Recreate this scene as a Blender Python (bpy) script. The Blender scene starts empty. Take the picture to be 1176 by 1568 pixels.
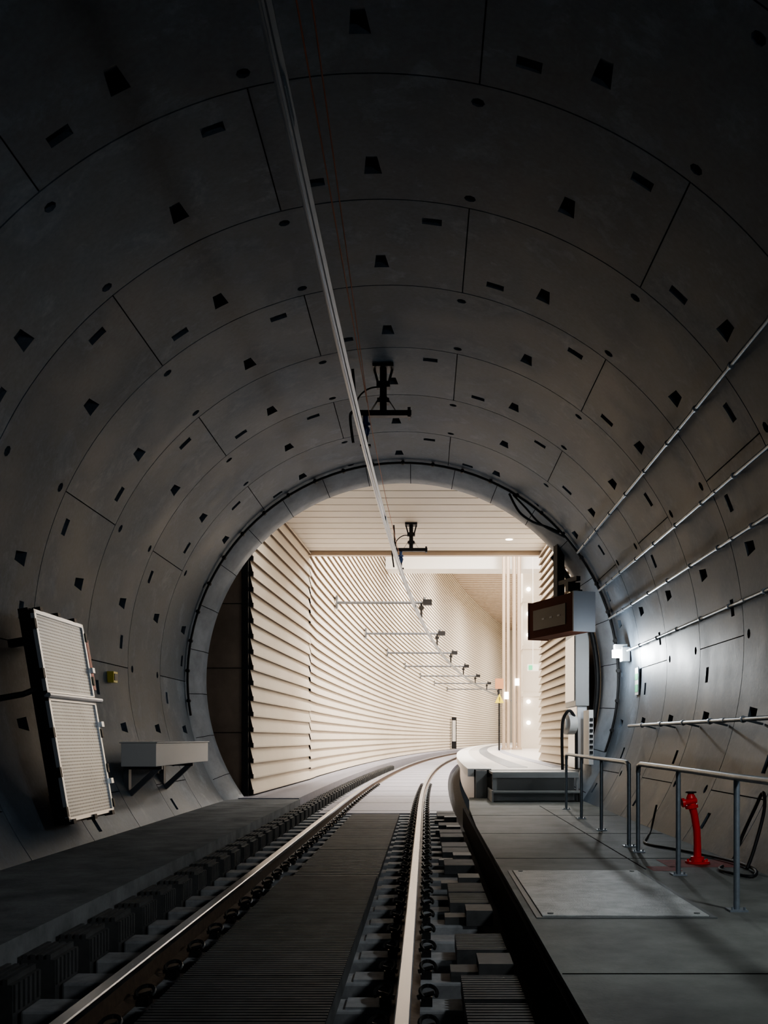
import bpy, bmesh, math, random
from mathutils import Vector, Matrix
random.seed(5)
S = bpy.context.scene
rad = math.radians
try:
    S.view_settings.look = 'AgX - Medium High Contrast'
except Exception: pass

# ------------------------------------------------------------------ materials
def M(name, col, rough=.6, metal=0., var=0., scale=3., bump=0., bscale=40., emit=0., col2=None, detail=6, spec=.5):
    m = bpy.data.materials.new(name); m.use_nodes = True
    nt = m.node_tree; N = nt.nodes; L = nt.links
    b = N["Principled BSDF"]
    b.inputs["Roughness"].default_value = rough
    b.inputs["Metallic"].default_value = metal
    b.inputs["Specular IOR Level"].default_value = spec
    c = (*col, 1)
    b.inputs["Base Color"].default_value = c
    tc = N.new("ShaderNodeTexCoord")
    if var > 0 or col2:
        n = N.new("ShaderNodeTexNoise"); n.inputs["Scale"].default_value = scale
        n.inputs["Detail"].default_value = detail; n.inputs["Roughness"].default_value = .65
        L.new(tc.outputs["Object"], n.inputs["Vector"])
        r = N.new("ShaderNodeValToRGB")
        c2 = col2 if col2 else tuple(min(1, x*(1+var)) for x in col)
        r.color_ramp.elements[0].position = .3; r.color_ramp.elements[1].position = .7
        r.color_ramp.elements[0].color = (*[x*(1-var) for x in col], 1)
        r.color_ramp.elements[1].color = (*c2, 1)
        L.new(n.outputs["Fac"], r.inputs["Fac"]); L.new(r.outputs["Color"], b.inputs["Base Color"])
    if bump > 0:
        n2 = N.new("ShaderNodeTexNoise"); n2.inputs["Scale"].default_value = bscale; n2.inputs["Detail"].default_value = 4
        L.new(tc.outputs["Object"], n2.inputs["Vector"])
        bp = N.new("ShaderNodeBump"); bp.inputs["Strength"].default_value = bump; bp.inputs["Distance"].default_value = .02
        L.new(n2.outputs["Fac"], bp.inputs["Height"]); L.new(bp.outputs["Normal"], b.inputs["Normal"])
    if emit:
        b.inputs["Emission Color"].default_value = c; b.inputs["Emission Strength"].default_value = emit
        m.cycles.emission_sampling = 'NONE'
    return m

def concrete_lining(name, base):
    m = bpy.data.materials.new(name); m.use_nodes = True
    nt = m.node_tree; N = nt.nodes; L = nt.links; b = N["Principled BSDF"]
    b.inputs["Specular IOR Level"].default_value = .18
    tc = N.new("ShaderNodeTexCoord")
    n1 = N.new("ShaderNodeTexNoise"); n1.inputs["Scale"].default_value = .8; n1.inputs["Detail"].default_value = 8; n1.inputs["Roughness"].default_value = .62
    n2 = N.new("ShaderNodeTexNoise"); n2.inputs["Scale"].default_value = 22; n2.inputs["Detail"].default_value = 5
    n3 = N.new("ShaderNodeTexNoise"); n3.inputs["Scale"].default_value = 1.6; n3.inputs["Detail"].default_value = 10; n3.inputs["Distortion"].default_value = .3
    n3.inputs["Roughness"].default_value = .7
    for n in (n1, n2, n3): L.new(tc.outputs["Object"], n.inputs["Vector"])
    r1 = N.new("ShaderNodeValToRGB"); e = r1.color_ramp.elements
    e[0].position = .3; e[0].color = (*[x*.68 for x in base], 1); e[1].position = .72; e[1].color = (*[x*1.22 for x in base], 1)
    L.new(n1.outputs["Fac"], r1.inputs["Fac"])
    r2 = N.new("ShaderNodeValToRGB"); e = r2.color_ramp.elements
    e[0].position = .54; e[0].color = (0, 0, 0, 1); e[1].position = .70; e[1].color = (.8, .8, .8, 1)
    L.new(n3.outputs["Fac"], r2.inputs["Fac"])
    mx = N.new("ShaderNodeMixRGB"); mx.inputs[2].default_value = (*[x*1.75 for x in base], 1)
    L.new(r2.outputs["Color"], mx.inputs[0]); L.new(r1.outputs["Color"], mx.inputs[1])
    mul = N.new("ShaderNodeMixRGB"); mul.blend_type = 'MULTIPLY'; mul.inputs[0].default_value = .35
    L.new(mx.outputs[0], mul.inputs[1]); L.new(n2.outputs["Fac"], mul.inputs[2])
    L.new(mul.outputs[0], b.inputs["Base Color"])
    rr = N.new("ShaderNodeMapRange"); rr.inputs["To Min"].default_value = .32; rr.inputs["To Max"].default_value = .66
    L.new(n1.outputs["Fac"], rr.inputs["Value"]); L.new(rr.outputs[0], b.inputs["Roughness"])
    bp = N.new("ShaderNodeBump"); bp.inputs["Strength"].default_value = .10; bp.inputs["Distance"].default_value = .01
    L.new(n2.outputs["Fac"], bp.inputs["Height"]); L.new(bp.outputs["Normal"], b.inputs["Normal"])
    return m

def perforated(name):
    m = bpy.data.materials.new(name); m.use_nodes = True
    nt = m.node_tree; N = nt.nodes; L = nt.links; b = N["Principled BSDF"]
    b.inputs["Roughness"].default_value = .34; b.inputs["Metallic"].default_value = .8
    tc = N.new("ShaderNodeTexCoord"); sp = N.new("ShaderNodeSeparateXYZ")
    L.new(tc.outputs["Object"], sp.inputs[0])
    outs = []
    for ax in ("Y", "Z"):
        a = N.new("ShaderNodeMath"); a.operation = 'MULTIPLY'; a.inputs[1].default_value = 2*math.pi/.034
        L.new(sp.outputs[ax], a.inputs[0])
        s = N.new("ShaderNodeMath"); s.operation = 'SINE'; L.new(a.outputs[0], s.inputs[0]); outs.append(s)
    p = N.new("ShaderNodeMath"); p.operation = 'ADD'; L.new(outs[0].outputs[0], p.inputs[0]); L.new(outs[1].outputs[0], p.inputs[1])
    g = N.new("ShaderNodeMath"); g.operation = 'GREATER_THAN'; g.inputs[1].default_value = .8; L.new(p.outputs[0], g.inputs[0])
    mx = N.new("ShaderNodeMixRGB"); mx.inputs[1].default_value = (.50, .54, .58, 1); mx.inputs[2].default_value = (.06, .06, .06, 1)
    L.new(g.outputs[0], mx.inputs[0]); L.new(mx.outputs[0], b.inputs["Base Color"])
    n1 = N.new("ShaderNodeTexNoise"); n1.inputs["Scale"].default_value = 1.6; n1.inputs["Detail"].default_value = 1
    L.new(tc.outputs["Object"], n1.inputs["Vector"])
    bp = N.new("ShaderNodeBump"); bp.inputs["Strength"].default_value = .4; bp.inputs["Distance"].default_value = .05
    L.new(n1.outputs["Fac"], bp.inputs["Height"]); L.new(bp.outputs["Normal"], b.inputs["Normal"])
    return m

lin = [concrete_lining("lining_concrete_a", (.168, .208, .255)), concrete_lining("lining_concrete_b", (.148, .184, .227)),
       concrete_lining("lining_concrete_c", (.190, .233, .284))]
m_joint = M("joint_dark", (.005, .005, .006), .9, spec=.1)
m_collar = M("collar_concrete", (.34, .37, .405), .5, var=.2, scale=3, bump=.05, spec=.3)
m_floor = M("floor_concrete", (.25, .26, .265), .8, var=.35, scale=2.5, bump=.15, bscale=30, spec=.15)
m_walk = M("walkway_concrete", (.165, .172, .158), .6, var=.35, scale=1.8, bump=.1, bscale=50, spec=.2)
m_bed = M("trackbed_dark", (.04, .04, .041), .85, var=.4, scale=6)
m_rub = M("absorber_rubber", (.085, .087, .087), .6, var=.35, scale=5)
m_sleeper = M("sleeper_concrete", (.34, .35, .36), .7, var=.35, scale=6)
m_railh = M("rail_head_steel", (.60, .62, .66), .26, 1.)
m_rails = M("rail_side_rust", (.13, .09, .06), .6, .4, var=.3, scale=20)
m_clip = M("clip_black_steel", (.04, .04, .04), .4, .6)
m_galv = M("galvanised_steel", (.27, .31, .35), .4, .6, var=.15, scale=20)
m_alu = M("aluminium", (.75, .77, .80), .3, .9)
m_cond = M("conductor_aluminium", (.32, .35, .39), .3, .85)
m_plate = M("hatch_plate_steel", (.37, .39, .38), .45, .1, var=.35, scale=5, bump=.4, bscale=90)
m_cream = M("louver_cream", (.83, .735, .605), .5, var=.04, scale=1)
m_under = M("louver_gap_shade", (.16, .11, .07), .7)  # shadow under the cream slats put into the colour; also backs plank gaps
m_ceil = M("ceiling_cream", (.83, .77, .68), .5)
m_white = M("white_paint", (.88, .86, .83), .5)
m_lav = M("station_floor_granite", (.38, .375, .43), .55, var=.14, scale=8)
m_plat = M("platform_terrazzo", (.70, .65, .60), .4, var=.08, scale=8)
m_brown = M("brown_board", (.42, .31, .23), .6, var=.2, scale=1.5)
m_black = M("black_rubber", (.010, .010, .011), .6)
m_blk2 = M("black_steel", (.02, .02, .022), .45, .5)
m_grey = M("grey_paint", (.60, .62, .62), .45)
m_mgrey = M("mid_grey_paint", (.14, .15, .165), .4, .2)
m_dgrey = M("dark_grey_paint", (.10, .11, .11), .5)
m_step = M("step_grey", (.42, .42, .41), .5)
m_red = M("red_paint", (.85, .015, .015), .35)
m_redgr = M("red_floor_paint", (.26, .05, .04), .7, var=.4, scale=15)
m_yel = M("yellow_plastic", (.8, .66, .05), .4)
m_orange = M("orange_wire", (.45, .13, .05), .5)
m_orsign = M("orange_sign", (.50, .24, .12), .5)
m_blue = M("blue_insulator", (.03, .08, .25), .3)
m_signbr = M("sign_brown", (.085, .028, .016), .8, spec=.1)
m_glass = M("sign_glass_dark", (.02, .016, .014), .3, spec=.3)
m_bronze = M("bronze_column", (.50, .40, .31), .4, .2)
m_green = M("exit_green", (.1, .6, .3), .4, emit=.4)
m_lamp = M("lamp_emit_warm", (1, .93, .83), .5, emit=7)
m_lampc = M("lamp_emit_cool", (.88, .96, 1), .5, emit=60)
m_perf = perforated("perforated_aluminium")

# ------------------------------------------------------------------ mesh builder
class MB:
    def __init__(s): s.v = []; s.f = []; s.m = []
    def add(s, vs, fs, mi=0):
        o = len(s.v); s.v += [tuple(x) for x in vs]
        for f in fs: s.f.append(tuple(i+o for i in f)); s.m.append(mi)
    def box(s, x0, x1, y0, y1, z0, z1, mi=0, mat=None):
        vs = [Vector(p) for p in ((x0,y0,z0),(x1,y0,z0),(x1,y1,z0),(x0,y1,z0),(x0,y0,z1),(x1,y0,z1),(x1,y1,z1),(x0,y1,z1))]
        if mat: vs = [mat @ p for p in vs]
        s.add(vs, [(0,3,2,1),(4,5,6,7),(0,1,5,4),(1,2,6,5),(2,3,7,6),(3,0,4,7)], mi)
    def tube(s, pts, r, n=10, mi=0, caps=True, mat=None):
        pts = [Vector(p) for p in pts]
        if mat: pts = [mat @ p for p in pts]
        rs = r if isinstance(r, (list, tuple)) else [r]*len(pts)
        prev = None; vs = []
        for i, p in enumerate(pts):
            t = (pts[min(i+1, len(pts)-1)] - pts[max(i-1, 0)]).normalized()
            if prev is None:
                a = Vector((0, 0, 1)) if abs(t.z) < .9 else Vector((1, 0, 0))
                u = t.cross(a).normalized()
            else:
                u = (prev - t*prev.dot(t)).normalized()
            prev = u; w = t.cross(u)
            for k in range(n):
                an = 2*math.pi*k/n
                vs.append(p + (u*math.cos(an) + w*math.sin(an))*rs[i])
        fs = []
        for i in range(len(pts)-1):
            for k in range(n):
                k2 = (k+1) % n
                fs.append((i*n+k, i*n+k2, (i+1)*n+k2, (i+1)*n+k))
        if caps:
            fs.append(tuple(range(n))[::-1]); fs.append(tuple((len(pts)-1)*n+k for k in range(n)))
        s.add(vs, fs, mi)
    def sweep(s, prof, path, mis=None, closed=True):
        n = len(prof); vs = []
        for (x, y, z) in path:
            for (dx, dz) in prof: vs.append((x+dx, y, z+dz))
        o = len(s.v); s.v += vs
        rng = n if closed else n-1
        for i in range(len(path)-1):
            for k in range(rng):
                k2 = (k+1) % n
                s.f.append((o+i*n+k, o+(i+1)*n+k, o+(i+1)*n+k2, o+i*n+k2)); s.m.append(mis[k] if mis else 0)
        if closed:
            s.f.append(tuple(o+k for k in range(n))); s.m.append(mis[0] if mis else 0)
            s.f.append(tuple(o+(len(path)-1)*n+k for k in range(n))[::-1]); s.m.append(mis[0] if mis else 0)
    def obj(s, name, mats, parent=None, smooth=None, bevel=0):
        me = bpy.data.meshes.new(name); me.from_pydata(s.v, [], s.f)
        for m in mats: me.materials.append(m)
        me.polygons.foreach_set("material_index", s.m)
        me.update()
        if smooth:
            me.polygons.foreach_set("use_smooth", [True]*len(me.polygons)); me.set_sharp_from_angle(angle=rad(smooth))
        ob = bpy.data.objects.new(name, me); S.collection.objects.link(ob)
        if parent: ob.parent = parent
        if bevel:
            b = ob.modifiers.new("bevel", 'BEVEL'); b.width = bevel; b.segments = 2; b.limit_method = 'ANGLE'
        return ob
def empty(name):
    e = bpy.data.objects.new(name, None); S.collection.objects.link(e); return e
def smoothpts(p, n=6):
    out = []
    P = [Vector(q) for q in p]
    for i in range(len(P)-1):
        p0, p1, p2, p3 = P[max(i-1, 0)], P[i], P[i+1], P[min(i+2, len(P)-1)]
        for k in range(n):
            t = k/n
            out.append(.5*((2*p1)+(-p0+p2)*t+(2*p0-5*p1+4*p2-p3)*t*t+(-p0+3*p1-3*p2+p3)*t**3))
    out.append(P[-1]); return out

# ------------------------------------------------------------------ layout
AX, AZ, R = -.415, 2.32, 3.95           # tunnel axis
PORT = 18.49
def off(y): return .0009*max(0, y-18)**2
def tx(y): return -.855 + off(y)
def cx(y): return -.86 + .001*max(0, y-7)**2
def cyl(t, r, y): return (AX + r*math.sin(rad(t)), y, AZ + r*math.cos(rad(t)))

# ------------------------------------------------------------------ tunnel lining with real bolt pockets
def ring(mb, y0, y1, jo, seed):
    rects = []; tc = []; yc = [y0, y0+.008, y1-.008, y1]
    joints = [12+jo+51.43*k for k in range(-3, 4)]
    joints = [j for j in joints if -140 < j < 140]
    for j in joints:
        rects.append((j-.09, j+.09, y0, y1, 'J')); tc += [j-.09, j+.09]
        rects.append((j-6.5, j-3.7, y0+.30, y0+.42, 'L')); tc += [j-6.5, j-3.7]
        rects.append((j+3.7, j+6.5, y1-.42, y1-.30, 'R')); tc += [j+3.7, j+6.5]
        mdl = j+25.71
        if mdl < 140:
            for ym in (y0+.22, y1-.17):
                rects.append((mdl-.80, mdl+.80, ym-.055, ym+.055, 'O')); yc += [ym-.055, ym, ym+.055]
            tc += [mdl-.80, mdl, mdl+.80]
    yc += [y0+.30, y0+.42, y1-.42, y1-.30, y1-.70, y1-.43]
    for k in range(-5, 6):
        t = -.8+25.71*k
        rects.append((t-1.15, t+1.15, y1-.70, y1-.43, 'T')); tc += [t-1.15, t+1.15]
    tc = sorted(set(round(x, 3) for x in tc))
    b = -142.
    base = []
    while b <= 142: base.append(b); b += 2.
    tc = sorted(tc + [x for x in base if min(abs(x-q) for q in tc) > .35])
    yc = sorted(set(round(y, 4) for y in yc))
    yy = [yc[0]]
    for y in yc[1:]:
        if y - yy[-1] > .002: yy.append(y)
    yc = yy
    nt, ny = len(tc), len(yc)
    def find(t, y):
        for r in rects:
            if r[0] < t < r[1] and r[2] < y < r[3]: return r
        if y < y0+.008 or y > y1-.008: return (0, 0, 0, 0, 'G')
        return None
    cell = [[find((tc[i]+tc[i+1])/2, (yc[j]+yc[j+1])/2) for j in range(ny-1)] for i in range(nt-1)]
    def dep(r, t, y):
        if r is None: return 0
        k = r[4]
        if k in 'JG': return .018
        if k == 'O': return .07
        if k == 'T': return .01 + .12*(y-r[2])/(r[3]-r[2])
        f = (t-r[0])/(r[1]-r[0])
        return .02+.09*f if k == 'L' else .11-.09*f
    warp = {}
    for r in rects:
        if r[4] == 'T':
            for a, s in ((r[0], 1), (r[1], -1)): warp[(round(a, 3), round(r[2], 3))] = (s*.45, 0)
        if r[4] == 'O':
            for a, s in ((r[0], 1), (r[1], -1)):
                for c, q in ((r[2], 1), (r[3], -1)): warp[(round(a, 3), round(c, 3))] = (s*.23, q*.016)
    cache = {}
    def V(i, j, d):
        key = (i, j, round(d, 4))
        if key not in cache:
            t, y = tc[i], yc[j]
            w = warp.get((round(t, 3), round(y, 3)))
            tt, y2 = (t+w[0], y+w[1]) if w else (t, y)
            cache[key] = len(mb.v); mb.v.append(cyl(tt, R+d, y2))
        return cache[key]
    rnd = random.Random(seed)
    segm = [rnd.choice([0, 0, 1, 1, 2]) for _ in range(12)]
    for i in range(nt-1):
        tm = (tc[i]+tc[i+1])/2; mi = segm[sum(1 for j in joints if j < tm)]
        for j in range(ny-1):
            r = cell[i][j]
            ds = [dep(r, tc[a], yc[b]) for a, b in ((i, j), (i+1, j), (i+1, j+1), (i, j+1))]
            mb.f.append((V(i, j, ds[0]), V(i+1, j, ds[1]), V(i+1, j+1, ds[2]), V(i, j+1, ds[3])))
            mb.m.append(3 if (r and r[4] in 'JG') else mi)
            for (di, dj, ea, eb) in ((1, 0, (i+1, j), (i+1, j+1)), (0, 1, (i, j+1), (i+1, j+1))):
                i2, j2 = i+di, j+dj
                if i2 >= nt-1 or j2 >= ny-1: continue
                r2 = cell[i2][j2]
                if r2 is r: continue
                a1, b1 = dep(r, tc[ea[0]], yc[ea[1]]), dep(r, tc[eb[0]], yc[eb[1]])
                a2, b2 = dep(r2, tc[ea[0]], yc[ea[1]]), dep(r2, tc[eb[0]], yc[eb[1]])
                if abs(a1-a2) < 1e-5 and abs(b1-b2) < 1e-5: continue
                q = []
                for z in (V(*ea, a1), V(*eb, b1), V(*eb, b2), V(*ea, a2)):
                    if z not in q: q.append(z)
                if len(q) >= 3: mb.f.append(tuple(q)); mb.m.append(mi)

mb = MB()
for k in range(-3, 7):
    y0 = 7.69 + 1.8*(k-1)
    ring(mb, y0, y0+1.8, 0 if k % 2 == 0 else 25.71, k+11)
y_near = 7.69 + 1.8*(-4)
for a in range(-71, 71):
    t0, t1 = a*2., a*2.+2
    for q in range(7):
        ya, yb = y_near-1.8*(q+1), y_near-1.8*q-.01
        mb.add([cyl(t0, R, ya), cyl(t1, R, ya), cyl(t1, R, yb), cyl(t0, R, yb)], [(0, 1, 2, 3)], (a//25+q) % 3)
lining = mb.obj("wall_tunnel_lining", lin+[m_joint], smooth=25)
mb = MB()
for a in range(-72, 72):
    t0, t1 = a*2.5, a*2.5+2.5
    mb.add([cyl(t0, R+.2, -13), cyl(t1, R+.2, -13), cyl(t1, R+.2, PORT-.02), cyl(t0, R+.2, PORT-.02)], [(0, 1, 2, 3)])
    mb.add([cyl(t0, R+.2, -12.3), cyl(t1, R+.2, -12.3), (AX, -12.3, AZ)], [(0, 1, 2)])
mb.obj("outer_shell", [m_joint], parent=lining)

# portal collar
mb = MB()
prof = [(18.495, 4.2), (18.495, 3.96), (18.53, 3.93), (18.72, 3.86), (18.95, 3.76), (19.25, 3.74), (19.3, 3.76), (19.3, 9.5)]
n = 142
for a in range(-n, n):
    t0, t1 = a*1., a*1.+1.
    for q in range(len(prof)-1):
        (ya, ra), (yb, rb) = prof[q], prof[q+1]
        mb.add([cyl(t0, ra, ya), cyl(t1, ra, ya), cyl(t1, rb, yb), cyl(t0, rb, yb)], [(0, 1, 2, 3)], 0)
col = mb.obj("wall_portal_collar", [m_collar])
bm = bmesh.new(); bm.from_mesh(col.data); bmesh.ops.remove_doubles(bm, verts=bm.verts, dist=.0005); bm.to_mesh(col.data); bm.free()
col.data.polygons.foreach_set("use_smooth", [True]*len(col.data.polygons)); col.data.set_sharp_from_angle(angle=rad(40))
mb = MB()
for t in range(-130, 131, 12):
    for q in range(2, 5):
        (ya, ra), (yb, rb) = prof[q], prof[q+1]
        mb.add([cyl(t-.08, ra-.003, ya), cyl(t+.08, ra-.003, ya), cyl(t+.08, rb-.003, yb), cyl(t-.08, rb-.003, yb)], [(0, 1, 2, 3)])
mb.obj("collar_joint_seams", [m_joint], parent=col)
mb = MB()
mb.tube([cyl(t, 3.90, 18.40) for t in range(-100, 112, 3)], .022, 8)
for t in range(-96, 110, 8):
    p = cyl(t, 3.90, 18.40); mb.tube([(p[0], 18.36, p[2]), (p[0], 18.44, p[2])], .036, 8)
mb.tube([cyl(t, 3.66, 19.2) for t in range(50, 103, 3)], .05, 8)
mb.tube(smoothpts([cyl(30, 3.86, 18.42), cyl(33, 3.72, 18.35), cyl(36, 3.64, 18.3), cyl(40, 3.66, 18.3), cyl(44, 3.78, 18.35), cyl(47, 3.88, 18.42)], 4), .022, 8)
mb.tube(smoothpts([cyl(31, 3.87, 18.38), cyl(36, 3.78, 18.32), cyl(42, 3.72, 18.3), cyl(49, 3.88, 18.38)], 4), .018, 8)
mb.obj("portal_cable", [m_black], smooth=50, parent=col)

# ------------------------------------------------------------------ floors
def slab(name, xl, xr, y0, y1, ztop, zbot, mat, step=3., parent=None):
    mb = MB(); y = y0; ys = []
    while y < y1-.01: ys.append(y); y += step
    ys.append(y1)
    for a, b in zip(ys[:-1], ys[1:]):
        P = [(xl(a), a), (xr(a), a), (xr(b), b), (xl(b), b)]
        vs = [(p[0], p[1], zbot) for p in P] + [(p[0], p[1], ztop) for p in P]
        mb.add(vs, [(4, 5, 6, 7), (0, 1, 5, 4), (1, 2, 6, 5), (2, 3, 7, 6), (3, 0, 4, 7)])
    return mb.obj(name, [mat], parent=parent)
slab("floor", lambda y: -3.4+off(y), lambda y: .9+off(y), -12, 150, -.32, -.5, m_bed)
slab("floor_left_bench", lambda y: -3.66, lambda y: -2.34, -12, 18.9, .10, -.5, m_floor, 40)
slab("floor_station_left_bench", lambda y: -3.5+off(y), lambda y: -2.36+off(y), 18.9, 150, .12, -.3, m_lav)
tb = slab("floor_station_trackbed", lambda y: -2.0+off(y), lambda y: .52+off(y), 18.8, 150, -.155, -.3, m_lav)
mb = MB(); y = 19.4
while y < 60:
    mb.box(-2.0+off(y), .52+off(y), y, y+.06, -.1555, -.152); y += 2.4
mb.obj("trackbed_joints", [m_dgrey], parent=tb)
wk = slab("floor_walkway", lambda y: .65 if y < 15 else .65+.04*(y-15), lambda y: 2.84, -12, 19.38, .10, -.5, m_walk, 3.138)
mb = MB()
for y in (4.9, 9.6, 12.1, 14.9):
    mb.box(.66, 2.82, y, y+.012, .0995, .1025)
mb.box(.62, .66, -12, 17, -.25, .07)
mb.box(1.9, 1.912, 8.8, 17, .0995, .1025)
mb.obj("walkway_joints", [m_joint], parent=wk)

hatch = empty("floor_hatch")
mb = MB()
mb.box(.74, 1.80, 6.45, 8.65, .1, .113)
mb.obj("hatch_plate", [m_plate], bevel=.003, parent=hatch)
mb = MB()
for a in ((.70, .735, 6.41, 8.69), (1.805, 1.84, 6.41, 8.69), (.735, 1.805, 6.41, 6.445), (.735, 1.805, 8.655, 8.69)):
    mb.box(*a, .1, .106)
for xx in (.8, 1.74):
    for y in (6.52, 8.58): mb.tube([(xx, y, .113), (xx, y, .118)], .02, 8)
mb.obj("hatch_frame", [m_dgrey], parent=hatch)

# ------------------------------------------------------------------ railway track
track = empty("railway_track")
path = []
y = -6.
while y <= 140: path.append(y); y += 1.5
rp = [(-.075, -.172), (-.075, -.16), (-.012, -.145), (-.010, -.045), (-.036, -.036), (-.036, -.006), (-.030, 0), (.030, 0), (.036, -.006), (.036, -.036), (.010, -.045), (.012, -.145), (.075, -.16), (.075, -.172)]
for i, s in enumerate((-.75, .75)):
    mb = MB(); mb.sweep(rp[::-1], [(tx(q)+s, q, 0) for q in path], [1, 1, 1, 1, 0, 0, 0, 0, 0, 1, 1, 1, 1, 1])
    mb.obj("rail_%d" % (i+1), [m_railh, m_rails], parent=track)
mb = MB(); mc = MB()
ys = [-3+.6*k for k in range(0, 110)]
for q in ys:
    c = tx(q)
    mb.box(c-1.25, c+1.25, q-.13, q+.13, -.33, -.178)
    if 2.5 < q < 30:
        for s in (-.75, .75):
            for w in (-1, 1):
                bx = c+s+w*.11
                mc.box(bx-.03, bx+.03, q-.05, q+.05, -.178, -.13)
                pts = []
                for k in range(11):
                    a = -math.pi*.15 + k/10*math.pi*1.45
                    pts.append((bx + w*(.045*math.cos(a)+.01), q+.075*math.sin(a)-.02, -.12+.03*math.sin(k/10*math.pi)))
                mc.tube(pts, .011, 6)
                mc.tube([(bx-w*.05, q-.02, -.135), (bx+w*.04, q-.02, -.11)], .014, 6)
mb.obj("sleepers", [m_sleeper], parent=track, bevel=.015)
mc.obj("rail_clips", [m_clip], parent=track, smooth=50)
def ribbed(mb, x0, x1, y0, y1, zt, zb, pitch, depth=.018):
    yy = y0
    while yy < y1-.001:
        e = min(yy+pitch, y1)
        mb.box(x0, x1, yy, yy+(e-yy)*.55, zt-depth, zt)
        yy = e
    mb.box(x0, x1, y0, y1, zb, zt-depth)
mb = MB()
for (a, b) in ((-1., 1.3), (1.32, 3.5), (3.52, 5.55), (5.57, 7.55), (7.57, 9.6)):
    ribbed(mb, -1.33, -.46, a, b, -.06, -.176, .05)
mb.obj("ribbed_absorber_mat", [m_rub])
mb = MB()
for (a, b) in ((9.66, 12.4), (12.44, 15.3), (15.34, 18.2)):
    ribbed(mb, -1.31, -.47, a, b, -.12, -.176, .12, .006)
mb.obj("track_cover_panel", [m_rub])
mb = MB()
for q in ys:
    if 1 < q < 46:
        c = tx(q)
        x0, x1 = c-1.46, c-1.265
        mb.box(x0, x1, q-.19, q+.19, -.32, -.03)
        for k in range(4):
            mb.box(x0+.01+.045*k, x0+.035+.045*k, q-.19, q+.19, -.03, 0)
        for k in range(6):
            mb.box(x1, x1+.012, q-.18+k*.063, q-.15+k*.063, -.17, -.03)
mb.obj("sleeper_end_absorber", [m_rub])
mb = MB()
for q in ys:
    if 2 < q < 18.2:
        k = int(round((q+3)/.6))
        if k % 5 == 2: continue
        c = tx(q)
        if k % 3 == 0:
            mb.box(c+1.16, c+1.36, q-.16, q+.14, -.176, -.06); mb.box(c+1.0, c+1.16, q-.1, q+.1, -.176, -.12)
        else:
            ribbed(mb, c+1.05, c+1.36, q-.26, q+.26, -.08, -.176, .05, .02)
mb.obj("ribbed_side_block", [m_rub])
mb = MB()
for q in ys:
    if 2 < q < 17: mb.box(-.42, -.24, q-.1, q+.1, -.178, -.165)
mb.obj("rail_pads", [m_sleeper], parent=track)

# ------------------------------------------------------------------ overhead conductor rail
ocs = empty("overhead_conductor_rail")
mb = MB()
pp = [(-.042, .11), (-.042, .098), (-.012, .09), (-.014, .05), (-.028, .02), (-.022, -.005), (-.008, -.008), (-.006, -.02), (.006, -.02), (.008, -.008), (.022, -.005), (.028, .02), (.014, .05), (.012, .09), (.042, .098), (.042, .11)]
mb.sweep(pp[::-1], [(cx(q), q, 5.06) for q in path])
mb.obj("aluminium_profile", [m_cond], parent=ocs)
mb = MB()
for q in (6.2, 18.2, 30.2):
    mb.box(cx(q)-.032, cx(q)+.032, q-.2, q+.2, 5.09, 5.15)
mb.obj("splice_joint", [m_galv], parent=ocs)
def bracket(y, ztop):
    e = empty("conductor_support_bracket")
    mb = MB(); c = cx(y); xm = c+.24
    zb = 5.66
    mb.box(xm-.14, xm+.14, y-.14, y+.14, ztop-.05, ztop)
    mb.box(xm-.045, xm+.045, y-.045, y+.045, zb, ztop-.04)
    mb.box(xm-.09, xm+.09, y-.06, y+.06, ztop-.3, ztop-.22)
    mb.box(xm-.08, xm+.08, y-.07, y+.07, zb+.10, zb+.16)
    for s in (-1, 1):
        mb.add([(xm+s*.04, y-.05, zb+.2), (xm+s*.04, y+.05, zb+.2), (xm+s*.17, y-.05, zb), (xm+s*.17, y+.05, zb)], [(0, 1, 3, 2)])
        mb.tube([(xm+s*.06, y, ztop-.28), (xm+s*.12, y, ztop-.05)], .018, 6)
    mb.box(c-.12, xm+.38, y-.05, y+.05, zb-.055, zb)
    mb.box(c-.12, xm+.38, y-.055, y+.055, zb-.075, zb-.06)
    mb.box(xm+.33, xm+.37, y-.08, y+.08, zb-.1, zb+.03)
    mb.obj("steel_frame", [m_blk2], parent=e)
    mb = MB()
    mb.tube([(c, y, zb-.05), (c, y, zb-.16), (c, y, zb-.165), (c, y, zb-.2), (c, y, zb-.205), (c, y, zb-.25), (c, y, zb-.26), (c, y, zb-.34)],
            [.035, .035, .065, .065, .035, .06, .06, .035], 12)
    mb.obj("insulator", [m_blue], parent=e, smooth=40)
    mb = MB()
    mb.tube([(c, y, zb-.33), (c, y, 5.19)], .03, 10); mb.box(c-.07, c+.07, y-.05, y+.05, 5.172, 5.2)
    mb.tube(smoothpts([(c-.1, y, zb), (c-.12, y, zb+.12), (c-.05, y-.05, zb+.22), (c+.08, y-.1, zb+.28), (xm, y-.06, ztop-.3)]), .012, 6)
    mb.tube(smoothpts([(c-.16, y-.1, 5.2), (c-.2, y-.1, zb-.1), (c-.14, y-.05, zb+.05), (c-.16, y-.2, zb+.5)]), .02, 6)
    mb.obj("clamp", [m_blk2], parent=e)
bracket(13.75, AZ+R)
bracket(23.7, 6.24)
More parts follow.
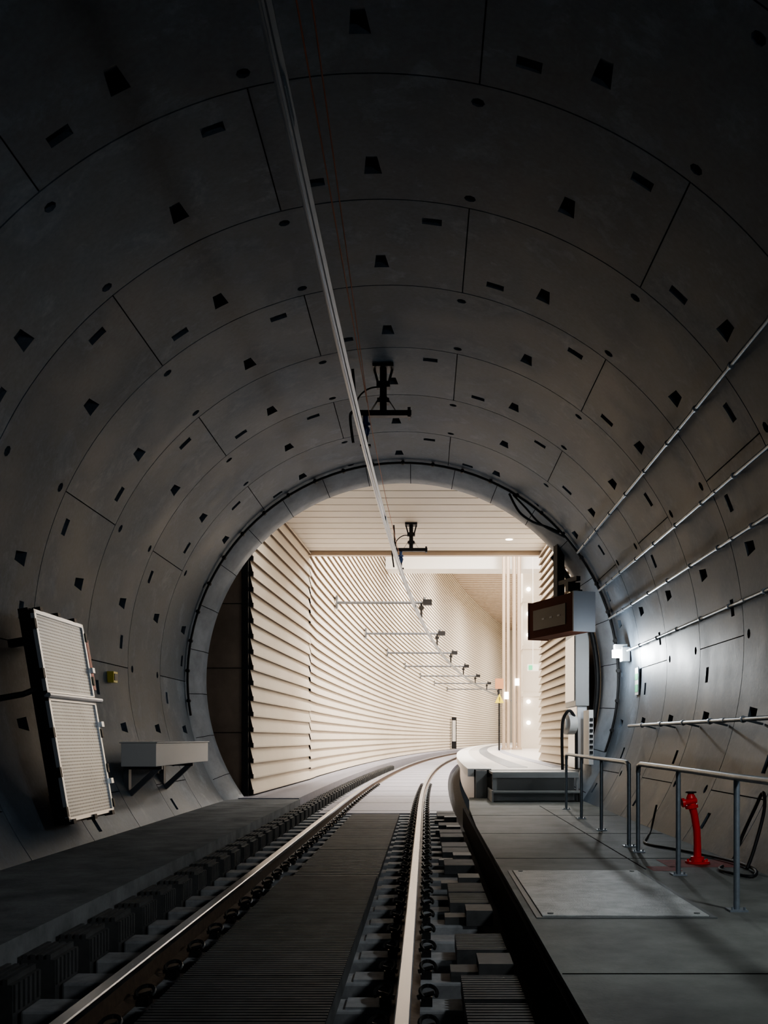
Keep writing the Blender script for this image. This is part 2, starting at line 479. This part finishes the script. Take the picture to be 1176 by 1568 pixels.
for y in (33.7, 43.7, 53.7, 63.7, 73.7, 83.7, 93.7):
    e = empty("wall_cantilever_arm")
    c = cx(y); xw = -3.25+off(y)+.06
    mb = MB()
    mb.tube([(xw, y, 5.72), (c+.35, y, 5.72)], .045, 8)
    mb.tube([(c+.1, y, 5.72), (c+.1, y, 5.9)], .05, 8)
    mb.box(xw, xw+.05, y-.15, y+.15, 5.5, 5.95)
    mb.obj("arm_tube", [m_mgrey], parent=e)
    mb = MB()
    mb.box(c+.05, c+.35, y-.12, y+.12, 5.64, 5.82)
    mb.tube([(c, y, 5.7), (c, y, 5.6), (c, y, 5.59), (c, y, 5.5), (c, y, 5.49), (c, y, 5.18)], [.04, .04, .09, .09, .04, .035], 10)
    mb.obj("insulator", [m_blk2], parent=e)
mb = MB()
mb.tube([(-.80, -3, 5.72), (-.79, 6, 5.74), (-.78, 13.5, 5.70)], .006, 6)
mb.tube([(-.64, -3, 5.52), (-.66, 6, 5.50), (-.74, 13.5, 5.45), (-.70, 18, 5.45), (-.62, 23.4, 5.50)], .005, 6)
mb.obj("earth_wire", [m_orange])

# ------------------------------------------------------------------ conduits on right wall
def conduit(name, th, y0=-12, y1=18.3, r=.021, rr=3.87):
    mb = MB()
    mb.tube([cyl(th, rr, y0+(y1-y0)*k/14) for k in range(15)], r, 10)
    q = y0+.7
    while q < y1:
        mb.tube([cyl(th, rr, q-.02), cyl(th, rr, q+.02)], r+.013, 8)
        mb.tube([cyl(th, rr, q), cyl(th, R-.005, q)], .014, 6)
        q += 1.2
    q = y0+2
    while q < y1:
        mb.tube([cyl(th, rr, q-.06), cyl(th, rr, q+.06)], r+.007, 8); q += 3
    mb.obj(name, [m_galv], smooth=50)
for th in (54.4, 66, 74): conduit("cable_conduit", th)
conduit("cable_conduit", 84, y1=17.3)
conduit("wall_handrail", 103.8, -12, 16.1, .024, 3.74)

# ------------------------------------------------------------------ walkway railing
rl = empty("walkway_railing")
mb = MB()
posts = [(2.05, 2.9), (2.04, 4.8), (2.05, 6.7), (2.10, 8.45), (2.12, 10.15), (2.13, 10.65), (2.16, 12.5), (2.19, 14.3), (2.24, 16.2)]
for (x, y) in posts:
    mb.tube([(x, y, .1), (x, y, .97)], .021, 12)
    mb.box(x-.06, x+.06, y-.06, y+.06, .1, .112)
    for s in (-1, 1):
        mb.tube([(x+s*.04, y-.04, .11), (x+s*.04, y-.04, .13)], .008, 6)
def bend(pts): mb.tube(pts, .024, 12)
bend([(2.05, -2, .98), (2.05, 6.7, .98), (2.10, 8.45, .98), (2.12, 10.02, .98), (2.12, 10.12, .96), (2.12, 10.15, .9)])
bend([(2.13, 10.65, .9), (2.13, 10.68, .96), (2.13, 10.8, .98), (2.16, 12.5, .98), (2.19, 14.3, .98), (2.24, 16.1, .98), (2.24, 16.18, .96), (2.24, 16.2, .9)])
mb.obj("tube_rails", [m_galv], parent=rl, smooth=50)

# ------------------------------------------------------------------ red standpipe + hose
hy = empty("red_fire_standpipe")
mb = MB(); hx, hyy = 2.47, 9.24
mb.tube([(hx, hyy, .1), (hx, hyy, .12)], .11, 20)
mb.tube([(hx, hyy, .12), (hx, hyy, .16), (hx, hyy, .165), (hx, hyy, .26), (hx-.005, hyy, .4), (hx-.03, hyy, .55), (hx-.05, hyy, .62)], [.06, .06, .036, .033, .033, .033, .036], 14)
mb.tube([(hx-.05, hyy, .60), (hx-.055, hyy, .63)], .058, 16)
mb.tube([(hx-.055, hyy, .63), (hx-.06, hyy, .70), (hx-.06, hyy, .735)], [.042, .044, .026], 14)
mb.tube([(hx-.02, hyy-.02, .675), (hx-.13, hyy-.05, .655)], .028, 12)
mb.tube([(hx-.13, hyy-.05, .655), (hx-.155, hyy-.052, .65)], .042, 12)
for k in range(6):
    a = k*math.pi/3; mb.tube([(hx+.085*math.cos(a), hyy+.085*math.sin(a), .12), (hx+.085*math.cos(a), hyy+.085*math.sin(a), .14)], .011, 6)
mb.obj("standpipe", [m_red], parent=hy, smooth=40)
mb = MB()
pts = [(hx-.06+.045*math.cos(a*.7), hyy+.045*math.sin(a*.7), .745) for a in range(10)]
mb.tube(pts, .008, 6)
mb.obj("valve_handle", [m_blk2], parent=hy)
mb = MB(); mb.box(2.15, 2.8, 8.95, 9.5, .1002, .1015)
mb.box(1.95, 2.2, 8.7, 9.0, .1002, .1015)
mb.obj("red_floor_marking", [m_redgr], parent=wk)
mb = MB()
pts = [(2.60, 8.9, .115), (2.5, 8.6, .12), (2.62, 8.2, .12), (2.76, 8.5, .13), (2.78, 9.0, .13), (2.7, 9.6, .12), (2.55, 10.2, .115), (2.35, 10.8, .115), (2.5, 11.5, .115), (2.7, 12.2, .13), (2.86, 12.6, .4)]
mb.tube(smoothpts(pts), .014, 8)
mb.tube(smoothpts([(2.75, 8.7, .12), (2.85, 8.8, .3), (2.98, 8.95, .6), (3.02, 9.1, .75), (2.98, 9.2, .6), (2.9, 9.3, .35), (2.82, 9.3, .13)]), .016, 8)
mb.obj("black_hose", [m_black], smooth=60)

# ------------------------------------------------------------------ perforated screens on left wall
pf = empty("perforated_wall_screen")
v = Vector((-.36, 0, 2.12)).normalized(); u = Vector((0, 1, 0)); nn = u.cross(v)
T = Matrix(((u.x, v.x, nn.x, -3.57), (u.y, v.y, nn.y, 10.1), (u.z, v.z, nn.z, .40), (0, 0, 0, 1)))
mb = MB()
mb.box(.03, 1.42, .03, 1.24, 0, .015, 0, T); mb.box(.03, 1.42, 1.30, 2.12, 0, .015, 0, T)
mb.obj("perforated_sheet", [m_perf], parent=pf)
mb = MB()
for (a, b, c, d) in ((0, 1.45, 0, .04), (0, 1.45, 1.225, 1.26), (0, 1.45, 1.29, 1.325), (0, 1.45, 2.11, 2.15), (0, .045, 0, 2.15), (1.405, 1.45, 0, 2.15)):
    mb.box(a, b, c, d, -.01, .03, 0, T)
mb.tube([T @ Vector((-.05, 1.275, .05)), T @ Vector((1.55, 1.275, .06))], .026, 8)
mb.obj("aluminium_frame", [m_alu], parent=pf)
mb = MB()
mb.box(-.02, 1.47, -.02, 2.17, -.12, -.02, 0, T)
for yy in (.35, 1.05):
    for zz in (.25, 1.9):
        mb.box(yy-.04, yy+.04, zz-.04, zz+.04, -.4 if zz > 1 else -.25, -.1, 0, T)
mb.tube([T @ Vector((-.04, 1.35, -.07)), T @ Vector((-.25, 1.3, -.12)), T @ Vector((-.7, 1.25, -.3))], .03, 8)
for zz in (.1, .5, .9, 1.5, 2.0):
    mb.box(1.45, 1.50, zz-.05, zz+.05, -.06, .04, 0, T); mb.box(-.05, 0, zz-.05, zz+.05, -.06, .04, 0, T)
for yy in (.2, .7, 1.2): mb.box(yy-.04, yy+.04, 2.15, 2.19, -.04, .04, 0, T)
for yy in (.1, .75, 1.35): mb.box(yy-.04, yy+.04, -.03, .02, -.04, .05, 0, T)
mb.obj("black_backing_frame", [m_blk2], parent=pf)
mb = MB(); mb.box(1.47, 1.55, 1.40, 1.98, .0, .03, 0, T); mb.obj("red_strip", [m_red], parent=pf)
mb = MB()
for zz in (.35, 1.0, 1.62): mb.box(1.44, 1.52, zz-.03, zz+.03, .03, .06, 0, T)
mb.obj("latches", [m_alu], parent=pf)

bx = empty("wall_junction_box")
mb = MB(); mb.box(-3.9, -3.45, 13.0, 16.1, .87, 1.17); mb.box(-3.92, -3.43, 12.98, 16.12, 1.17, 1.185)
mb.obj("box_body", [m_white], parent=bx, bevel=.01)
mb = MB()
for y in (13.5, 15.3):
    mb.box(-3.95, -3.5, y-.03, y+.03, .82, .87)
    vs = [(-3.5, y-.03, .84), (-3.5, y+.03, .84), (-3.95, y-.03, .42), (-3.95, y+.03, .42), (-3.6, y-.03, .84), (-3.6, y+.03, .84), (-3.95, y-.03, .52), (-3.95, y+.03, .52)]
    mb.add(vs, [(0, 1, 3, 2), (4, 5, 7, 6), (0, 2, 6, 4), (1, 3, 7, 5)])
    mb.box(-4.0, -3.93, y-.06, y+.06, .38, .9)
mb.obj("angle_bracket", [m_mgrey], parent=bx)
mb = MB(); mb.box(-4.36, -4.27, 13.9, 14.08, 2.0, 2.15); mb.box(-4.27, -4.262, 13.93, 14.05, 2.03, 2.12, 1)
mb.obj("yellow_marker_box", [m_yel, m_dgrey])
mb = MB(); mb.tube([(-4.31, 8, 1.73), (-4.31, 10.2, 1.73)], .02, 8); mb.box(-4.36, -4.24, 9.2, 9.5, 1.6, 1.8)
mb.obj("wall_cable_box", [m_dgrey])

# ------------------------------------------------------------------ station louver walls
def louver(name, pts, z0, z1, sp, p, side, mats, lip=.03):
    mb = MB(); z = z0; n = len(pts)
    while z < z1-.01:
        t = min(z+sp, z1)
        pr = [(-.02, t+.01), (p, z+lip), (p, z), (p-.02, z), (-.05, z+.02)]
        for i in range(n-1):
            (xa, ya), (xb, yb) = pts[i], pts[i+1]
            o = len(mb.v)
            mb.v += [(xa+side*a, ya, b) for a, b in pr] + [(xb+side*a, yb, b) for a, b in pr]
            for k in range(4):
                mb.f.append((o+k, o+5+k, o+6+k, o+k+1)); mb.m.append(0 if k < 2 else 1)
        z = t
    for i in range(n-1):
        (xa, ya), (xb, yb) = pts[i], pts[i+1]
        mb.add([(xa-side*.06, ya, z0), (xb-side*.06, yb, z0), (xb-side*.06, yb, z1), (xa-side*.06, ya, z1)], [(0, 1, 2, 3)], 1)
    return mb.obj(name, mats)
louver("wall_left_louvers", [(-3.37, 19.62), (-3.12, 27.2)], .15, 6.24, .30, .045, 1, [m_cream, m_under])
hp = [(-3.12, 27.2)]
y = 29.
while y <= 150: hp.append((-3.25+off(y)+.0, y)); y += 2.5
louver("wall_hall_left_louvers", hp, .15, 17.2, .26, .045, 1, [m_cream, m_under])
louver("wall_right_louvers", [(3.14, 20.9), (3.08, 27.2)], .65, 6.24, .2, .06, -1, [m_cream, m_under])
mb = MB(); mb.box(-3.53, -3.41, 19.5, 19.60, .1, 6.2)
for k in range(20): mb.box(-3.42, -3.32, 19.55, 19.61, .16+.3*k, .24+.3*k)
mb.obj("trim_louver_end", [m_black])
mb = MB()
for k in range(5): mb.box(-5.2, -3.57, 19.7, 19.76, .1+k*1.25, 1.33+k*1.25)
mb.obj("wall_recess_board", [m_brown])
mb = MB(); mb.box(-5.2, -3.5, 19.77, 27.1, .1, 6.22); mb.obj("wall_left_core", [m_under])
mb = MB(); mb.box(3.26, 5.2, 19.32, 27.2, -.1, 6.22); mb.obj("wall_right_core", [m_under])

mb = MB(); y = 19.35
while y < 27.1:
    e = min(y+.62, 27.2); mb.box(-3.5, 3.4, y, e-.055, 6.24, 6.29); y = e
mb.box(-5, 5, 19.32, 27.2, 6.30, 6.4, 1)
mb.obj("ceiling", [m_ceil, m_under])
mb = MB(); mb.box(-3.2, 3.4, 27.2, 27.42, 6.13, 6.4); mb.box(-3.30, -3.24, 19.6, 27.2, 6.18, 6.24); mb.obj("trim_ceiling_edge", [m_bronze])
mb = MB(); mb.box(-3.6, 14, 27.45, 27.6, 6.3, 17.1); mb.obj("wall_hall_front", [m_ceil])
mb = MB(); mb.box(3.3, 14, 27.4, 27.6, -.1, 6.3); mb.obj("wall_hall_front_right", [m_ceil])

mb = MB(); y = 27.4
while y < 150:
    e = y+1.2
    mb.add([(-3.4+off(y), y, 17.2), (13+off(y), y, 17.2), (13+off(e), e-.12, 17.2), (-3.4+off(e), e-.12, 17.2)], [(0, 1, 2, 3)])
    mb.box(-3.4+off(y), 13+off(y), e-.14, e+.02, 17.1, 17.3, 1); y = e
mb.box(-4, 40, 27.4, 152, 17.4, 17.5)
mb.obj("ceiling_hall", [m_ceil, m_bronze])
slab("wall_hall_right", lambda y: 12.5+off(y), lambda y: 12.7+off(y), 27.6, 150, 17.1, 0, m_ceil)
mb = MB(); mb.box(5, 42, 150.02, 150.3, -.2, 17.4); mb.obj("wall_hall_end", [m_ceil])
mb = MB(); mb.box(-2.1, 12.5, 53, 54.5, 10.05, 17.05); mb.obj("crossing_bridge_beam", [m_white])

slab("floor_platform", lambda y: .92+off(y), lambda y: 12.45+off(y), 19.4, 149.9, .63, -.1, m_plat)
cop = empty("platform_edge")
slab("platform_edge_coping", lambda y: .80+off(y), lambda y: 1.25+off(y), 19.4, 149.9, .65, .5, m_white, parent=cop)
slab("guide_strip_dark", lambda y: 1.7+off(y), lambda y: 2.1+off(y), 21, 149.9, .636, .6, m_mgrey, parent=cop)
slab("guide_strip_light", lambda y: 2.6+off(y), lambda y: 2.9+off(y), 21, 149.9, .636, .6, m_lav, parent=cop)

for (x, y, w) in ((4.56, 51, .16), (3.98, 50.4, .14), (7.0, 75, .2), (10.5, 98, .2)):
    e = empty("platform_column")
    mb = MB()
    mb.tube([(x-w*.75, y, .65), (x-w*.75, y, 17)], w*.6, 16); mb.tube([(x+w*.75, y, .65), (x+w*.75, y, 17)], w*.6, 16)
    mb.tube([(x, y, .65), (x, y, .75)], w*1.7, 16)
    mb.obj("column_shaft", [m_bronze], parent=e, smooth=50)
    mb = MB()
    zz = 4.2 if w > .15 else 3.5
    mb.tube([(x, y-.26, zz-.35), (x, y-.26, zz)], .11, 12)
    mb.obj("column_lamp", [m_lamp], parent=e)
tw = empty("lift_tower")
mb = MB(); mb.box(5.55, 8.2, 58, 60.5, .63, 17)
for k in range(5): mb.box(5.5, 8.25, 57.9, 60.6, 3.6+2.7*k, 3.8+2.7*k)
mb.obj("tower_body", [m_ceil], parent=tw)
mb = MB()
for zz in (2.1, 3.3, 7.1, 8.3, 9.7, 11.2): mb.tube([(5.85, 57.88, zz), (5.85, 57.8, zz)], .12, 14)
mb.obj("round_lamps", [m_lamp], parent=tw)

mb = MB(); mb.box(3.35, 3.75, 49, 49.1, 3.6, 4.1); mb.box(3.5, 3.56, 49.02, 49.08, .65, 3.6, 1)
mb.obj("orange_platform_sign", [m_orsign, m_blk2])
mb = MB()
mb.add([(3.2, 47, 2.85), (3.62, 47, 2.85), (3.41, 47, 3.28), (3.2, 47.04, 2.85), (3.62, 47.04, 2.85), (3.41, 47.04, 3.28)], [(0, 1, 2), (5, 4, 3), (0, 3, 4, 1), (1, 4, 5, 2), (2, 5, 3, 0)])
mb.tube([(3.41, 47.06, .65), (3.41, 47.06, 3.0)], .03, 8, 1)
mb.box(3.395, 3.425, 46.985, 46.995, 2.98, 3.12, 1); mb.box(3.395, 3.425, 46.985, 46.995, 2.92, 2.95, 1)
mb.obj("warning_triangle_sign", [m_yel, m_blk2])
mb = MB(); mb.box(4.5, 5.0, 45, 45.1, 4.2, 4.5); mb.box(4.55, 4.72, 44.97, 45, 4.25, 4.45, 1); mb.tube([(4.75, 45.05, 4.5), (4.75, 45.05, 17.2)], .02, 6)
mb.obj("exit_sign", [m_white, m_green])
mb = MB(); xx = -3.25+off(97)+.1
mb.box(xx, xx+.45, 96.6, 97, .2, 3.2, 1); mb.box(xx+.05, xx+.38, 96.55, 96.6, .9, 2.9, 0)
mb.obj("door_1", [m_white, m_blk2])

st = empty("platform_end_steps")
mb = MB()
mb.box(1.2, 2.75, 18.3, 19.38, .58, .62)
for x in (1.2, 1.24, 2.71): mb.box(x, x+.04, 18.3, 18.36, .1, .58)
mb.box(1.2, 2.75, 18.28, 18.32, .52, .60); mb.box(1.2, 2.75, 18.0, 18.3, .26, .29); mb.box(1.3, 2.65, 18.9, 19.0, .1, .5)
for x in (1.17, 2.75): mb.box(x, x+.03, 17.98, 19.38, .1, .3)
mb.obj("step_frame", [m_step], parent=st)
mb = MB(); mb.box(1.25, 2.70, 18.5, 18.9, .1, .56); mb.obj("step_core", [m_step], parent=st)
mb = MB(); mb.box(.95, 1.16, 19.25, 19.38, .1, .62); mb.obj("platform_end_block", [m_step])

# display box at the portal
ds = empty("platform_display_box")
a = Vector((2.62, 17.95, 0)); b = Vector((1.99, 19.6, 0)); d = (b-a); Ln = d.length; d.normalize(); r = Vector((d.y, -d.x, 0))
T2 = Matrix(((d.x, r.x, 0, a.x), (d.y, r.y, 0, a.y), (0, 0, 1, 3.14), (0, 0, 0, 1)))
mb = MB(); mb.box(0.03, Ln, 0, .42, 0, .68, 0, T2); mb.box(0, .04, -.01, .43, -.015, .70, 1, T2)
mb.box(Ln, Ln+.03, -.01, .43, -.015, .7, 0, T2)
mb.obj("housing", [m_signbr, m_mgrey], parent=ds)
mb = MB(); mb.box(.3, Ln-.2, -.012, 0, .14, .52, 0, T2); mb.obj("display_glass", [m_glass], parent=ds)
mb = MB()
for k in range(3): mb.box(.5+.3*k, .6+.3*k, -.016, -.012, .31, .34, 0, T2)
mb.obj("display_text", [m_mgrey], parent=ds)
mb = MB(); mb.box(.9, 1.05, .15, .3, .68, 1.9, 0, T2); mb.box(.2, .5, .2, .28, .7, .76, 0, T2); mb.box(.4, .5, .1, .35, .76, .92, 0, T2); mb.box(.2, .9, .16, .24, .92, 1.0, 0, T2)
mb.obj("mounting_arm", [m_blk2], parent=ds)

mb = MB(); mb.box(2.86, 3.12, 19.4, 20.8, 1.85, 3.3); mb.box(2.84, 2.86, 19.45, 20.7, 1.95, 3.2, 1); mb.box(2.9, 3.1, 19.5, 20.7, .65, 1.85, 1)
mb.obj("stainless_equipment_cabinet", [m_grey, m_alu], bevel=.01)
vb = empty("ventilation_grille_box")
mb = MB(); mb.box(2.98, 3.06, 18.55, 19.2, .75, 1.75); mb.obj("grille_body", [m_white], parent=vb)
mb = MB()
for k in range(7): mb.box(2.99, 3.05, 18.53, 18.55, .95+k*.1, 1.0+k*.1)
mb.obj("grille_slots", [m_black], parent=vb)
dr = empty("hose_reel")
mb = MB(); mb.tube([(2.6, 18.9, 1.5), (2.75, 18.95, 1.5)], .2, 20); mb.tube([(2.59, 18.9, 1.5), (2.6, 18.9, 1.5)], .1, 16)
mb.obj("reel_drum", [m_white], parent=dr, smooth=40)
mb = MB(); mb.tube(smoothpts([(2.80, 18.9, .65), (2.80, 18.9, 1.2), (2.78, 18.85, 1.55), (2.66, 18.78, 1.74), (2.55, 18.8, 1.6), (2.52, 18.8, 1.3), (2.53, 18.8, .65)]), .03, 8)
mb.obj("reel_hose", [m_black], parent=dr, smooth=60)
mb = MB(); mb.box(3.49, 3.51, 16.7, 16.95, 1.95, 2.4); mb.box(3.485, 3.49, 16.72, 16.93, 2.0, 2.12, 1); mb.box(3.485, 3.49, 16.72, 16.93, 2.2, 2.3, 1)
mb.obj("emergency_exit_plate", [m_white, m_green])

# lamps
def light(name, kind, loc, e, col, size=.1, rot=(0, 0, 0), sy=None, parent=None, aim=None, cone=90):
    l = bpy.data.lights.new(name, kind); l.energy = e; l.color = col
    if kind == 'AREA':
        l.size = size
        if sy: l.shape = 'RECTANGLE'; l.size_y = sy
    else: l.shadow_soft_size = size
    if kind == 'SPOT': l.spot_size = rad(cone); l.spot_blend = 1.
    o = bpy.data.objects.new(name, l); o.location = loc; o.rotation_euler = rot; S.collection.objects.link(o)
    if aim is not None: o.rotation_euler = Vector(aim).to_track_quat('-Z', 'Y').to_euler()
    if parent: o.parent = parent
    return o
wl = empty("unseen_fill_lamp")
mb = MB(); mb.box(3.24, 3.46, 17.42, 17.58, 2.75, 2.85); mb.box(3.36, 3.5, 17.4, 17.6, 2.55, 2.8); mb.obj("lamp_housing", [m_grey], parent=wl, bevel=.01)
mb = MB(); mb.tube([(3.28, 17.5, 2.62), (3.28, 17.5, 2.75)], .07, 12); mb.obj("lamp_glass", [m_lampc], parent=wl)
light("wall_lamp_glow", 'POINT', (3.12, 17.38, 2.62), 60, (.90, .96, 1), .1, parent=wl)
light("fill_lamp_beam", 'SPOT', (3.10, 17.30, 2.62), 210, (.90, .96, 1), .1, parent=wl, aim=(.45, -1, -.05), cone=85)
for (y, e, aim, cone) in ((4.5, 200, (-.55, .9, -.85), 145), (-6., 230, (-.4, .9, .45), 150)):  # unseen lamps: near one read from floor shadows, rear one added as fill
    wl = empty("unseen_fill_lamp")
    mb = MB(); mb.box(3.20, 3.42, y-.08, y+.08, 3.07, 3.17); mb.box(3.32, 3.44, y-.1, y+.1, 2.87, 3.12); mb.obj("lamp_housing", [m_grey], parent=wl, bevel=.01)
    mb = MB(); mb.tube([(3.24, y, 2.94), (3.24, y, 3.07)], .07, 12); mb.obj("lamp_glass", [m_lampc], parent=wl)
    light("fill_lamp_beam", 'SPOT', (3.05, y, 2.9), e, (.92, .97, 1), .2, parent=wl, aim=aim, cone=cone)

for (x, y, en) in ((-1.9, 19.75, 35), (2.1, 20.2, 50), (2.1, 25.6, 60)):  # only the last is in view; first two are hidden, added fill
    e = empty("downlight_and_fill")
    mb = MB(); mb.tube([(x, y, 6.238), (x, y, 6.23)], .09, 16); mb.obj("lamp_disc", [m_lamp], parent=e)
    light("downlight_beam", 'AREA', (x, y, 6.2), en, (1, .96, .90), .9, parent=e)
for (x, y, z, en) in ((2.5, 31, 13, 1750), (3.5, 38, 13, 1750), (4, 46, 13, 1750), (3.5, 62, 15.5, 2800), (7, 80, 15.5, 3200), (12, 103, 15.5, 3200), (18, 126, 15.5, 2600)):
    e = empty("hall_pendant_luminaire")
    mb = MB(); mb.box(x-.3, x+.3, y-2, y+2, z, z+.15); mb.tube([(x, y-1.5, z+.1), (x, y-1.5, 17.1)], .02, 6); mb.tube([(x, y+1.5, z+.1), (x, y+1.5, 17.1)], .02, 6)
    mb.obj("luminaire_body", [m_grey], parent=e)
    light("luminaire_light", 'AREA', (x, y, z-.02), en, (1, .96, .91), .55, sy=3.8, parent=e)

# ------------------------------------------------------------------ world + camera
w = bpy.data.worlds.new("World"); S.world = w; w.use_nodes = True
w.node_tree.nodes["Background"].inputs[0].default_value = (.02, .022, .025, 1)
cam = bpy.data.cameras.new("camera"); co = bpy.data.objects.new("camera", cam); S.collection.objects.link(co)
cam.sensor_fit = 'HORIZONTAL'; cam.sensor_width = 36; cam.lens = 47.63
cam.shift_x = -.0544; cam.shift_y = .294; cam.clip_end = 400; cam.clip_start = .05
co.location = (0, 0, 1.24); co.rotation_euler = (rad(90), 0, 0)
S.camera = co
